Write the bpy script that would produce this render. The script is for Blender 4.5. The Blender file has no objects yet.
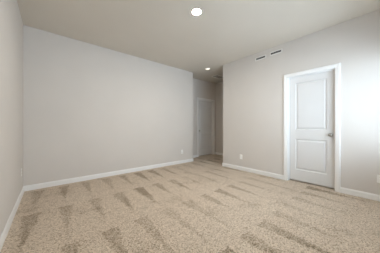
import bpy, bmesh, math, random
from mathutils import Matrix, Vector

S = bpy.context.scene
C = S.collection
PI = math.pi

# ------------------------------------------------------------------ camera, world, light, exposure
cam_d = bpy.data.cameras.new('camera')
cam = bpy.data.objects.new('camera', cam_d)
C.objects.link(cam)
cam_d.sensor_width = 36.0
cam_d.lens = 36.0 * 165.6 / 380.0
cam_d.clip_start = 0.02
cam.location = (0.0, 0.0, 1.06)
cam.rotation_euler = (PI / 2, 0, -math.radians(40.2))
cam_d.shift_y = 0.5 / 380.0
S.camera = cam

S.view_settings.view_transform = 'Standard'
S.view_settings.look = 'None'
S.view_settings.exposure = 0.60
S.view_settings.gamma = 1.0
S.view_settings.use_curve_mapping = False
S.cycles.max_bounces = 16
S.cycles.diffuse_bounces = 10
S.cycles.sample_clamp_indirect = 6.0

w = bpy.data.worlds.new('sky')
S.world = w
w.use_nodes = True
w.node_tree.nodes['Background'].inputs[0].default_value = (0.75, 0.86, 1.0, 1)
w.node_tree.nodes['Background'].inputs[1].default_value = 0.6


def area_light(name, loc, rot, sx, sy, power, col, spread=180):
    d = bpy.data.lights.new(name, 'AREA')
    d.shape = 'RECTANGLE'
    d.size, d.size_y = sx, sy
    d.energy = power
    d.color = col
    d.spread = math.radians(spread)
    o = bpy.data.objects.new(name, d)
    o.location = loc
    o.rotation_euler = rot
    C.objects.link(o)
    return o


# daylight from the street: a wide bright band at the horizon, and the soft sky right outside the window
area_light('horizon_daylight', (-9.0, -4.0, 1.33), (PI / 2, 0, math.radians(-72)), 2.4, 0.15, 50, (0.86, 0.93, 1.0))
area_light('sky_daylight', (2.10, -0.75, 1.40), (PI / 2, 0, 0), 2.6, 1.8, 92, (0.72, 0.87, 1.0))


# ------------------------------------------------------------------ materials
def new_mat(name, col, rough=0.6, metal=0.0, spec=0.5):
    m = bpy.data.materials.new(name)
    m.use_nodes = True
    b = m.node_tree.nodes['Principled BSDF']
    b.inputs['Base Color'].default_value = (*col, 1)
    b.inputs['Roughness'].default_value = rough
    b.inputs['Metallic'].default_value = metal
    b.inputs['Specular IOR Level'].default_value = spec
    return m


def N(m, kind, **kw):
    n = m.node_tree.nodes.new(kind)
    for k, v in kw.items():
        setattr(n, k, v)
    return n


def paint(name, col, scale=160, strength=0.06, rough=0.75, spec=0.3):
    """wall paint with a fine orange-peel texture and a faint mottling"""
    m = new_mat(name, col, rough, 0, spec)
    L = m.node_tree.links
    b = m.node_tree.nodes['Principled BSDF']
    g = N(m, 'ShaderNodeNewGeometry')
    t = N(m, 'ShaderNodeTexNoise')
    t.inputs['Scale'].default_value = scale
    t.inputs['Detail'].default_value = 3
    L.new(g.outputs['Position'], t.inputs['Vector'])
    bp = N(m, 'ShaderNodeBump')
    bp.inputs['Strength'].default_value = strength
    bp.inputs['Distance'].default_value = 0.004
    L.new(t.outputs[0], bp.inputs['Height'])
    L.new(bp.outputs[0], b.inputs['Normal'])
    t2 = N(m, 'ShaderNodeTexNoise')
    t2.inputs['Scale'].default_value = 1.7
    t2.inputs['Detail'].default_value = 2
    L.new(g.outputs['Position'], t2.inputs['Vector'])
    r = N(m, 'ShaderNodeValToRGB')
    r.color_ramp.elements[0].position = 0.3
    r.color_ramp.elements[1].position = 0.7
    r.color_ramp.elements[0].color = (*[c * 0.985 for c in col], 1)
    r.color_ramp.elements[1].color = (*[min(1, c * 1.015) for c in col], 1)
    L.new(t2.outputs[0], r.inputs[0])
    L.new(r.outputs[0], b.inputs['Base Color'])
    return m


M = {}
M['wall'] = paint('greige_wall_paint', (0.655, 0.624, 0.592))
M['ceiling'] = paint('ceiling_paint', (0.66, 0.62, 0.555), scale=90, strength=0.10)
M['trim'] = paint('white_trim_paint', (0.83, 0.83, 0.825), scale=40, strength=0.01, rough=0.38, spec=0.5)
M['door'] = paint('white_door_paint', (0.70, 0.70, 0.70), scale=60, strength=0.015, rough=0.4, spec=0.5)
M['plate'] = new_mat('white_plastic', (0.86, 0.86, 0.84), 0.3)
M['slot'] = new_mat('dark_slot', (0.03, 0.03, 0.03), 0.7)
M['duct'] = new_mat('duct_interior', (0.035, 0.033, 0.03), 0.8)
M['grille'] = new_mat('white_enamel_metal', (0.78, 0.77, 0.74), 0.45)
M['nickel'] = new_mat('satin_nickel', (0.42, 0.405, 0.38), 0.30, 1.0)
M['brass'] = new_mat('screw_metal', (0.7, 0.69, 0.66), 0.35, 1.0)
M['vinyl'] = new_mat('white_vinyl', (0.82, 0.82, 0.82), 0.4)
M['slat'] = new_mat('white_blind_slat', (0.85, 0.85, 0.84), 0.45)


def lamp_mat(name, col, strength):
    m = new_mat(name, (0.9, 0.9, 0.88), 0.5)
    b = m.node_tree.nodes['Principled BSDF']
    b.inputs['Emission Color'].default_value = (*col, 1)
    b.inputs['Emission Strength'].default_value = strength
    return m


M['lamp'] = lamp_mat('lit_lens', (1.0, 0.89, 0.74), 530.0)
M['pale_disc'] = lamp_mat('faint_emission_lens', (1.0, 0.90, 0.76), 0.8)  # faint emission makes the disc paler than the ceiling around it


def carpet():
    m = new_mat('beige_cut_pile_carpet', (0.4, 0.32, 0.23), 0.95, 0, 0.08)
    nt = m.node_tree
    L = nt.links
    b = nt.nodes['Principled BSDF']
    b.inputs['Sheen Weight'].default_value = 0.15
    b.inputs['Sheen Roughness'].default_value = 0.6

    def mth(op, a, c=None, clamp=False):
        n = N(m, 'ShaderNodeMath', operation=op, use_clamp=clamp)
        for i, v in enumerate((a, c)):
            if v is None:
                continue
            if isinstance(v, (int, float)):
                n.inputs[i].default_value = v
            else:
                L.new(v, n.inputs[i])
        return n.outputs[0]

    def noise(vec, scale, detail=2.0, rough=0.5):
        n = N(m, 'ShaderNodeTexNoise')
        n.inputs['Scale'].default_value = scale
        n.inputs['Detail'].default_value = detail
        n.inputs['Roughness'].default_value = rough
        if vec is not None:
            L.new(vec, n.inputs['Vector'])
        return n

    def ramp(val, p0, c0, p1, c1, mid=None):
        r = N(m, 'ShaderNodeValToRGB')
        e = r.color_ramp.elements
        e[0].position, e[1].position = p0, p1
        e[0].color = (*c0, 1)
        e[1].color = (*c1, 1)
        if mid:
            x = e.new(mid[0])
            x.color = (*mid[1], 1)
        L.new(val, r.inputs[0])
        return r.outputs[0]

    geo = N(m, 'ShaderNodeNewGeometry')
    P = geo.outputs['Position']
    sep = N(m, 'ShaderNodeSeparateXYZ')
    L.new(P, sep.inputs[0])
    # wobble of the brushed outlines
    wob = noise(P, 7.0, 2)
    sw = N(m, 'ShaderNodeSeparateColor')
    L.new(wob.outputs['Color'], sw.inputs[0])
    big = noise(P, 0.9, 1)
    fine = noise(P, 34.0, 1)
    X = mth('ADD', sep.outputs[0], mth('MULTIPLY', mth('SUBTRACT', sw.outputs[0], 0.5), 0.07))
    X = mth('ADD', X, mth('MULTIPLY', mth('SUBTRACT', fine.outputs[0], 0.5), 0.07))
    # the strokes lean a little
    X = mth('ADD', X, mth('MULTIPLY', sep.outputs[1], -0.04))
    Y = mth('ADD', sep.outputs[1], mth('MULTIPLY', mth('SUBTRACT', sw.outputs[1], 0.5), 0.10))
    Y = mth('ADD', Y, mth('MULTIPLY', mth('SUBTRACT', fine.outputs[0], 0.5), 0.05))
    # rows of vacuum strokes, each row ends on a line; its strokes are offset from the row before
    ry = mth('DIVIDE', mth('ADD', Y, 0.04), 0.94)
    row = mth('FLOOR', ry)
    fy = mth('FRACT', ry)
    cx = mth('ADD', mth('DIVIDE', X, 0.335), mth('ADD', mth('MULTIPLY', row, 0.04), 0.26))
    col = mth('FLOOR', cx)
    fx = mth('FRACT', cx)
    wn = N(m, 'ShaderNodeTexWhiteNoise', noise_dimensions='2D')
    cv = N(m, 'ShaderNodeCombineXYZ')
    L.new(col, cv.inputs[0])
    L.new(row, cv.inputs[1])
    L.new(cv.outputs[0], wn.inputs['Vector'])
    rnd = wn.outputs['Value']
    # wedge: half width grows from the tip to the end of the row
    fy2 = mth('ADD', fy, mth('MULTIPLY', mth('SUBTRACT', rnd, 0.5), 0.25))
    half = mth('MULTIPLY', mth('SUBTRACT', fy2, 0.10), 0.30)
    dist = mth('ABSOLUTE', mth('SUBTRACT', fx, 0.5))
    wedge = mth('MULTIPLY', mth('SUBTRACT', half, dist), 11.0, True)
    wedge = mth('MULTIPLY', wedge, mth('ADD', mth('MULTIPLY', rnd, 0.5), 0.5))
    fade = ramp(big.outputs[0], 0.34, (0.35,) * 3, 0.6, (1,) * 3)
    wedge = mth('MULTIPLY', wedge, fade)
    # broad dark patches of pile lying the other way
    pat = noise(P, 2.3, 3, 0.6)
    patch = ramp(pat.outputs[0], 0.56, (0,) * 3, 0.68, (1,) * 3)
    dark = mth('ADD', mth('MULTIPLY', wedge, 0.85), mth('MULTIPLY', patch, 0.30), True)
    # heathered yarn: tufts of three tones
    tuft = N(m, 'ShaderNodeTexVoronoi')
    tuft.inputs['Scale'].default_value = 120.0
    L.new(P, tuft.inputs['Vector'])
    st = N(m, 'ShaderNodeSeparateColor')
    L.new(tuft.outputs['Color'], st.inputs[0])
    clump = noise(P, 70.0, 3, 0.7)
    tone = mth('ADD', mth('MULTIPLY', st.outputs[0], 0.45), mth('MULTIPLY', clump.outputs[0], 0.72))
    tone = mth('SUBTRACT', tone, mth('MULTIPLY', dark, 0.22))
    colr = ramp(tone, 0.27, (0.21, 0.155, 0.095), 0.85, (0.79, 0.68, 0.555), (0.52, (0.565, 0.462, 0.358)))
    mix = N(m, 'ShaderNodeMix', data_type='RGBA', blend_type='MULTIPLY')
    L.new(mth('MULTIPLY', dark, 0.70), mix.inputs[0])
    L.new(colr, mix.inputs[6])
    mix.inputs[7].default_value = (0.66, 0.62, 0.54, 1)
    L.new(mix.outputs[2], b.inputs['Base Color'])
    h = mth('ADD', mth('MULTIPLY', clump.outputs[0], 1.0), mth('MULTIPLY', tuft.outputs['Distance'], -0.5))
    bp = N(m, 'ShaderNodeBump')
    bp.inputs['Strength'].default_value = 0.7
    bp.inputs['Distance'].default_value = 0.012
    L.new(h, bp.inputs['Height'])
    L.new(bp.outputs[0], b.inputs['Normal'])
    return m


M['carpet'] = carpet()


# ------------------------------------------------------------------ mesh helpers
def add_box(bm, x0, x1, y0, y1, z0, z1, bevel=0.0, seg=2):
    r = bmesh.ops.create_cube(bm, size=1.0)
    vs = r['verts']
    for v in vs:
        v.co = Vector(((x0 + x1) / 2 + v.co.x * (x1 - x0), (y0 + y1) / 2 + v.co.y * (y1 - y0),
                       (z0 + z1) / 2 + v.co.z * (z1 - z0)))
    if bevel:
        es = list({e for v in vs for e in v.link_edges})
        bmesh.ops.bevel(bm, geom=es, offset=bevel, segments=seg, affect='EDGES', profile=0.5)


def add_lathe(bm, prof, seg=32, mat=None, cap=True):
    """prof: list of (radius, height) turned about Z; mat places it"""
    mat = mat or Matrix.Identity(4)
    rings = []
    for r, h in prof:
        if r < 1e-6:
            rings.append([bm.verts.new(mat @ Vector((0, 0, h)))])
        else:
            rings.append([bm.verts.new(mat @ Vector((r * math.cos(2 * PI * k / seg), r * math.sin(2 * PI * k / seg), h)))
                          for k in range(seg)])
    for a, b in zip(rings, rings[1:]):
        for k in range(seg):
            j = (k + 1) % seg
            if len(a) == 1 and len(b) == 1:
                continue
            if len(a) == 1:
                bm.faces.new((a[0], b[k], b[j]))
            elif len(b) == 1:
                bm.faces.new((a[k], a[j], b[0]))
            else:
                bm.faces.new((a[k], a[j], b[j], b[k]))
    if cap:
        for ring in (rings[0], rings[-1]):
            if len(ring) > 1:
                bm.faces.new(ring)


def add_sweep(bm, path, prof, closed=False):
    """path: list of functions/point rings; prof points already placed: path is a list of lists of points"""
    rings = [[bm.verts.new(p) for p in ring] for ring in path]
    n = len(rings[0])
    for a, b in zip(rings, rings[1:]):
        for k in range(n):
            j = (k + 1) % n
            bm.faces.new((a[k], a[j], b[j], b[k]))
    bm.faces.new(rings[0])
    bm.faces.new(rings[-1])


def obj(name, bm, mat, parent=None, smooth=False, loc=None, rotz=None):
    bmesh.ops.recalc_face_normals(bm, faces=bm.faces[:])
    me = bpy.data.meshes.new(name)
    bm.to_mesh(me)
    bm.free()
    me.materials.append(mat)
    if smooth:
        for p in me.polygons:
            p.use_smooth = True
    o = bpy.data.objects.new(name, me)
    C.objects.link(o)
    if parent:
        o.parent = parent
    if loc:
        o.location = loc
    if rotz is not None:
        o.rotation_euler = (0, 0, rotz)
    return o


def B():
    return bmesh.new()


def tag(o, label, cat, group=None, kind=None):
    o['label'] = label
    o['category'] = cat
    if group:
        o['group'] = group
    if kind:
        o['kind'] = kind
    return o


def struct(name, bm, mat, label, cat):
    return tag(obj(name, bm, mat), label, cat, kind='structure')


def empty(name, loc, rotz=0.0):
    o = bpy.data.objects.new(name, None)
    o.empty_display_size = 0.05
    C.objects.link(o)
    o.location = loc
    o.rotation_euler = (0, 0, rotz)
    return o


def copy_tree(o, parent=None):
    c = o.copy()
    C.objects.link(c)
    if parent:
        c.parent = parent
    for ch in list(o.children):
        copy_tree(ch, c)
    return c


# ------------------------------------------------------------------ the room
XL, XR = -0.336, 3.59          # left and right wall faces
YB, YR = 3.85, -0.30           # back and rear wall faces
XE = 3.37                      # end of the back wall, where the hallway opens
YE = 2.86                      # end of the right wall
YH, XH = 4.28, 4.92            # far wall and end wall of the hallway
H = 2.74
T = 0.12
DO = (0.525, 1.275, 2.05)      # rough opening in the right wall (y0, y1, top)
HO = (4.00, 4.80, 2.05)        # rough opening in the hallway wall (x0, x1, top)
WX0, WX1, WZ0, WZ1 = 1.00, 3.38, 0.63, 2.03   # window in the rear wall

b = B(); add_box(b, XL - T, XH + T, YR - T, YH + T, -0.10, 0.0)
struct('floor', b, M['carpet'], 'beige carpeted floor with wedge shaped vacuum marks', 'floor')
b = B(); add_box(b, XL - T, XH + T, YR - T, YH + T, H, H + 0.10)
struct('ceiling', b, M['ceiling'], 'flat greige painted ceiling over room and hallway', 'ceiling')

b = B(); add_box(b, XL - T, XL, YR - T, YB + T, 0, H)
struct('wall_left', b, M['wall'], 'greige wall at the left edge of the room', 'wall')
b = B()
add_box(b, XL, XE, YB, YB + T, 0, H)
add_box(b, XE - T, XE, YB + T, YH + T, 0, H)
struct('wall_back', b, M['wall'], 'long blank greige wall facing the camera, left of the hallway', 'wall')
b = B()
add_box(b, XR, XR + T, YR - T, DO[0], 0, H)
add_box(b, XR, XR + T, DO[1], YE, 0, H)
add_box(b, XR, XR + T, DO[0], DO[1], DO[2], H)
add_box(b, XR + T, XR + T + 0.03, DO[0] - 0.1, DO[1] + 0.1, 0, DO[2] + 0.1)  # unseen panel added behind the door to stop outside light leaking underneath
struct('wall_right', b, M['wall'], 'greige right wall holding the white door and two air vents', 'wall')
b = B()
add_box(b, XE, HO[0], YH, YH + T, 0, H)
add_box(b, HO[1], XH + T, YH, YH + T, 0, H)
add_box(b, HO[0], HO[1], YH, YH + T, HO[2], H)
add_box(b, HO[0] - 0.1, HO[1] + 0.1, YH + T, YH + T + 0.03, 0, HO[2] + 0.1)  # sheet added out of view behind the far door, blocks light leaks
struct('wall_hallway', b, M['wall'], 'shaded hallway wall around the far white door', 'wall')
b = B(); add_box(b, XH, XH + T, YE - T, YH, 0, H)
struct('wall_hallway_end', b, M['wall'], 'shaded end wall of the hallway right of the far door', 'wall')
b = B(); add_box(b, XR + T, XH, YE - T, YE, 0, H)
struct('wall_hallway_near', b, M['wall'], 'near side wall of the hallway behind the right wall', 'wall')
b = B()
add_box(b, XL, WX0, YR - T, YR, 0, H)
add_box(b, WX1, XR, YR - T, YR, 0, H)
add_box(b, WX0, WX1, YR - T, YR, 0, WZ0)
add_box(b, WX0, WX1, YR - T, YR, WZ1, H)
struct('wall_rear', b, M['wall'], 'greige window wall behind the camera', 'wall')


# baseboards: moulded profile (d from the wall, z)
BP = [(0, 0), (0.014, 0), (0.014, 0.068), (0.011, 0.076), (0.008, 0.084), (0.005, 0.090), (0, 0.090)]


def base_run(bm, pts, normals):
    """pts along the wall foot, normals: offset direction (mitre already included) at each point"""
    add_sweep(bm, [[Vector((p[0] + n[0] * d, p[1] + n[1] * d, z)) for d, z in BP] for p, n in zip(pts, normals)], BP)


def base(name, runs, label):
    bm = B()
    for pts, nn in runs:
        base_run(bm, pts, nn)
    return struct(name, bm, M['trim'], label, 'baseboard')


base('baseboard_left', [([(XL, YR), (XL, YB)], [(1, 1), (1, -1)])], 'white baseboard along the left wall')
base('baseboard_back', [([(XL, YB), (XE, YB), (XE, YH)], [(1, -1), (1, -1), (1, -1)])],
     'white baseboard along the long back wall')
base('baseboard_right', [([(XR, YR), (XR, 0.473)], [(-1, 1), (-1, 0)]),
                         ([(XR, 1.327), (XR, YE), (XH, YE)], [(-1, 0), (-1, 1), (-1, 1)])],
     'white baseboard along the right wall either side of the door')
base('baseboard_hallway', [([(XE, YH), (3.95, YH)], [(1, -1), (0, -1)]),
                           ([(4.85, YH), (XH, YH), (XH, YE)], [(0, -1), (-1, -1), (-1, 1)])],
     'white baseboard around the hallway walls')
base('baseboard_rear', [([(XL, YR), (XR, YR)], [(1, 1), (-1, 1)])], 'white baseboard along the window wall')


# ------------------------------------------------------------------ doors (local: x along the wall, -y into the room, origin at the foot of the opening)
def panel_door_bm(wd, z0, z1, yf, th, panels):
    """slab with moulded panels on both faces"""
    bm = B()
    xs = sorted({-wd / 2, wd / 2, *[p[0] for p in panels], *[p[1] for p in panels]})
    zs = sorted({z0, z1, *[p[2] for p in panels], *[p[3] for p in panels]})
    steps = [(0, 0), (0.005, 0.009), (0.012, 0.014), (0.028, 0.014), (0.040, 0.004), (0.046, 0.003)]
    for face, sg in ((yf, 1), (yf + th, -1)):
        V = {}

        def vert(x, z):
            k = (x, z)
            if k not in V:
                V[k] = bm.verts.new((x, face, z))
            return V[k]
        for xa, xb in zip(xs, xs[1:]):
            for za, zb in zip(zs, zs[1:]):
                ps = [p for p in panels if p[0] <= xa + 1e-6 and p[1] >= xb - 1e-6 and p[2] <= za + 1e-6 and p[3] >= zb - 1e-6]
                if not ps:
                    bm.faces.new((vert(xa, za), vert(xb, za), vert(xb, zb), vert(xa, zb)))
        for (pa, pb, pc, pd) in panels:
            prev = None
            for i, (o, d) in enumerate(steps):
                q = [(pa + o, pc + o), (pb - o, pc + o), (pb - o, pd - o), (pa + o, pd - o)]
                ring = [vert(*c) for c in q] if i == 0 else [bm.verts.new((x, face + sg * d, z)) for x, z in q]
                if prev:
                    for k in range(4):
                        j = (k + 1) % 4
                        bm.faces.new((prev[k], prev[j], ring[j], ring[k]))
                prev = ring
            bm.faces.new(prev)
    # rim
    for (xa, za), (xb, zb) in (((-wd / 2, z0), (wd / 2, z0)), ((wd / 2, z0), (wd / 2, z1)),
                               ((wd / 2, z1), (-wd / 2, z1)), ((-wd / 2, z1), (-wd / 2, z0))):
        bm.faces.new([bm.verts.new(p) for p in ((xa, yf, za), (xb, yf, zb), (xb, yf + th, zb), (xa, yf + th, za))])
    bmesh.ops.remove_doubles(bm, verts=bm.verts[:], dist=1e-5)
    return bm


def build_door(name, loc, rotz, ow, knob_side, label):
    """ow: clear opening width; the jamb is 0.018 thick, the slab sits back in it"""
    root = tag(empty(name, loc, rotz), label, 'door', kind='structure')
    top = 2.030
    yf = 0.072
    # jamb and stops
    bm = B()
    for s in (-1, 1):
        xa, xb = sorted((s * ow / 2, s * (ow / 2 + 0.018)))
        add_box(bm, xa, xb, 0.0, T, 0, top + 0.018)
    add_box(bm, -ow / 2, ow / 2, 0.0, T, top, top + 0.018)
    for s in (-1, 1):
        xa, xb = sorted((s * ow / 2, s * (ow / 2 - 0.010)))
        add_box(bm, xa, xb, yf - 0.034, yf - 0.002, 0, top)
    add_box(bm, -ow / 2 + 0.010, ow / 2 - 0.010, yf - 0.034, yf - 0.002, top - 0.010, top)
    obj('door_jamb', bm, M['trim'], root)
    # casing, mitred at the head
    prof = [(0.0, 0.0), (0.0, 0.009), (0.006, 0.011), (0.020, 0.012), (0.030, 0.016), (0.052, 0.018), (0.062, 0.016),
            (0.066, 0.011), (0.066, 0.0)]
    i0, it = ow / 2 + 0.004, top + 0.004
    bm = B()
    add_sweep(bm, [[Vector((-i0 - o, -d, 0)) for o, d in prof], [Vector((-i0 - o, -d, it + o)) for o, d in prof],
                   [Vector((i0 + o, -d, it + o)) for o, d in prof], [Vector((i0 + o, -d, 0)) for o, d in prof]], prof)
    obj('door_casing', bm, M['trim'], root)
    # slab
    sw = ow - 0.006
    st = 0.112
    pn = [(-sw / 2 + st, sw / 2 - st, 0.235, 0.828), (-sw / 2 + st, sw / 2 - st, 1.006, 1.912)]
    slab = obj('door_slab', panel_door_bm(sw, 0.028, top - 0.003, yf, 0.035, pn), M['door'], root)
    # knob
    kx = knob_side * (sw / 2 - 0.062)
    rot = Matrix.Translation((kx, yf, 0.925)) @ Matrix.Rotation(PI / 2, 4, 'X')
    bm = B()
    add_lathe(bm, [(0.0, 0.0), (0.032, 0.0), (0.032, 0.004), (0.029, 0.008), (0.013, 0.010), (0.011, 0.028), (0.014, 0.034),
                   (0.024, 0.038), (0.0275, 0.046), (0.027, 0.054), (0.022, 0.062), (0.012, 0.066), (0.0, 0.067)], 28, rot, cap=False)
    obj('door_knob', bm, M['nickel'], slab, smooth=True)['label'] = 'round satin nickel door knob'
    bm = B()
    e = knob_side * sw / 2
    add_box(bm, e - 0.0015, e + 0.0015, yf + 0.006, yf + 0.029, 0.897, 0.953)
    obj('latch_plate', bm, M['nickel'], slab)
    return root


build_door('door_1', (XR, 0.900, 0), -PI / 2, 0.714, 1,
           'white two panel door with nickel knob in the right wall')
build_door('door_2', (4.40, YH, 0), 0.0, 0.764, -1,
           'far white two panel door at the end of the shaded hallway')


# ------------------------------------------------------------------ window behind the camera, with its blind
def window():
    root = tag(empty('window_1', ((WX0 + WX1) / 2, YR, WZ0)), 'white vinyl window with horizontal blind behind the camera', 'window',
               kind='structure')
    hw, hh = (WX1 - WX0) / 2, WZ1 - WZ0
    bm = B()
    f = 0.045
    for xa, xb, za, zb in ((-hw, -hw + f, 0, hh), (hw - f, hw, 0, hh), (-hw + f, hw - f, 0, f), (-hw + f, hw - f, hh - f, hh),
                           (-0.025, 0.025, f, hh - f)):
        add_box(bm, xa, xb, -0.115, -0.075, za, zb)
    obj('window_frame', bm, M['vinyl'], root)
    bm = B()
    add_box(bm, -hw, hw, -0.07, 0.0, -0.0, 0.006)
    obj('window_sill', bm, M['trim'], root)
    bm = B()
    z = 0.05
    tilt = math.radians(14)
    while z < hh - 0.05:
        c, s = math.cos(tilt), math.sin(tilt)
        p = [(-0.021, -0.0012), (0.021, -0.0012), (0.021, 0.0012), (-0.021, 0.0012)]
        for x0, x1 in ((-hw + 0.006, hw - 0.006),):
            ring = lambda x: [Vector((x, -0.037 + a * c - q * s, z + a * s + q * c)) for a, q in p]
            add_sweep(bm, [ring(x0), ring(x1)], p)
        z += 0.060
    add_box(bm, -hw + 0.006, hw - 0.006, -0.062, -0.012, hh - 0.045, hh - 0.002)
    add_box(bm, -hw + 0.006, hw - 0.006, -0.06, -0.014, 0.012, 0.03)
    obj('window_blind', bm, M['slat'], root)


window()


# ------------------------------------------------------------------ ceiling lights
def ceiling_light(loc, lens_mat, r, label):
    t = tag(empty('recessed_ceiling_light', loc), label, 'ceiling light', 'recessed ceiling lights')
    bm = B()
    add_lathe(bm, [(r * 0.80, 0.0), (r * 1.0, 0.0), (r * 1.0, -0.004), (r * 0.95, -0.008), (r * 0.86, -0.010), (r * 0.80, -0.006)],
              40, cap=False)
    # close the ring
    obj('trim_ring', bm, M['plate'], t, smooth=True)
    bm = B()
    add_lathe(bm, [(r * 0.81, -0.001), (r * 0.80, -0.006), (r * 0.6, -0.009), (r * 0.3, -0.011), (0, -0.012)], 40, cap=False)
    obj('lens', bm, lens_mat, t, smooth=True)
    return t


ceiling_light((1.63, 1.78, H), M['lamp'], 0.073, 'lit round recessed ceiling light over the middle of the carpeted room')
ceiling_light((3.47, 3.32, H), M['pale_disc'], 0.075, 'small pale round ceiling light at the hallway entrance')


# ------------------------------------------------------------------ air vents
def register(bm_frame, bm_slat, bm_duct, wd, ht, nslat, frame, thick):
    """local: x wide, z high, -y out of the surface"""
    for xa, xb, za, zb in ((-wd / 2, wd / 2, ht / 2 - frame, ht / 2), (-wd / 2, wd / 2, -ht / 2, -ht / 2 + frame),
                           (-wd / 2, -wd / 2 + frame, -ht / 2 + frame, ht / 2 - frame),
                           (wd / 2 - frame, wd / 2, -ht / 2 + frame, ht / 2 - frame)):
        add_box(bm_frame, xa, xb, -thick, 0, za, zb)
    ih = ht - 2 * frame
    for k in range(nslat):
        z = -ih / 2 + (k + 0.5) * ih / nslat
        p = [(-thick, z - 0.0022), (-thick + 0.0012, z - 0.0022), (-0.0005, z + 0.0022), (-0.0017, z + 0.0022)]
        add_sweep(bm_slat, [[Vector((x, y, q)) for y, q in p] for x in (-wd / 2 + frame, wd / 2 - frame)], p)
    add_box(bm_duct, -wd / 2 + frame, wd / 2 - frame, -0.0008, 0.0, -ih / 2, ih / 2)


def vent(name, loc, rotz, wd, ht, nslat, frame, label, group, flat=False):
    t = tag(empty(name, loc, rotz), label, 'air vent', group)
    bf, bs, bd = B(), B(), B()
    register(bf, bs, bd, wd, ht, nslat, frame, 0.008)
    if flat:   # lies against the ceiling
        for bm in (bf, bs, bd):
            bmesh.ops.transform(bm, matrix=Matrix.Rotation(-PI / 2, 4, 'X').inverted() @ Matrix.Identity(4), verts=bm.verts[:])
    obj('vent_frame', bf, M['grille'], t)
    obj('louvers', bs, M['grille'], t)['label'] = 'thin white louvers'
    obj('duct_opening', bd, M['duct'], t)['label'] = 'dark duct opening'
    return t


vent('air_vent', (XR, 1.807, 2.600), -PI / 2, 0.250, 0.078, 2, 0.020,
     'white wall vent with dark slot, the one nearer the hallway', 'wall vents near the ceiling')
vent('air_vent', (XR, 1.477, 2.612), -PI / 2, 0.250, 0.078, 2, 0.020,
     'white wall vent with dark slot, the one nearer the white door', 'wall vents near the ceiling')
vent('ceiling_vent', (4.30, 3.62, H), 0.0, 0.42, 0.26, 5, 0.026,
     'slatted ceiling vent in the shaded hallway', None, flat=True)


# ------------------------------------------------------------------ wall outlets
def outlet():
    t = empty('wall_outlet', (0, 0, 0))
    bm = B()
    add_box(bm, -0.035, 0.035, -0.006, 0.0, -0.0575, 0.0575, 0.0025)
    obj('faceplate', bm, M['plate'], t)
    for s in (-1, 1):
        bm = B()
        add_box(bm, -0.0165, 0.0165, -0.0085, -0.005, s * 0.0195 - 0.0145, s * 0.0195 + 0.0145, 0.002)
        k = obj('socket', bm, M['plate'], t)
        bm = B()
        z = s * 0.0195
        add_box(bm, -0.0075, -0.0055, -0.009, -0.0080, z - 0.002, z + 0.007)
        add_box(bm, 0.0055, 0.0075, -0.009, -0.0080, z - 0.002, z + 0.006)
        add_lathe(bm, [(0.0026, 0.0), (0.0026, 0.001)], 12, Matrix.Translation((0, -0.008, z - 0.008)) @ Matrix.Rotation(PI / 2, 4, 'X'))
        obj('contact_slots', bm, M['slot'], k)
    bm = B()
    add_lathe(bm, [(0.003, 0.0), (0.003, 0.001), (0.0, 0.0016)], 12, Matrix.Translation((0, -0.006, 0)) @ Matrix.Rotation(PI / 2, 4, 'X'))
    obj('screw', bm, M['brass'], t)
    return t


proto = outlet()
spots = [((2.946, YB, 0.337), 0.0, 'white outlet on the long back wall near the hallway opening'),
         ((XR, 2.300, 0.327), -PI / 2, 'white outlet on the right wall between hallway and white door'),
         ((XR, 0.050, 0.320), -PI / 2, 'white outlet right of the white door, cut off by the photo edge'),
         ((XL, 3.580, 0.370), PI / 2, 'white outlet on the left wall beside the room corner')]
for i, (p, rz, lab) in enumerate(spots):
    o = proto if i == 0 else copy_tree(proto)
    o.location = p
    o.rotation_euler = (0, 0, rz)
    tag(o, lab, 'outlet', 'wall outlets')
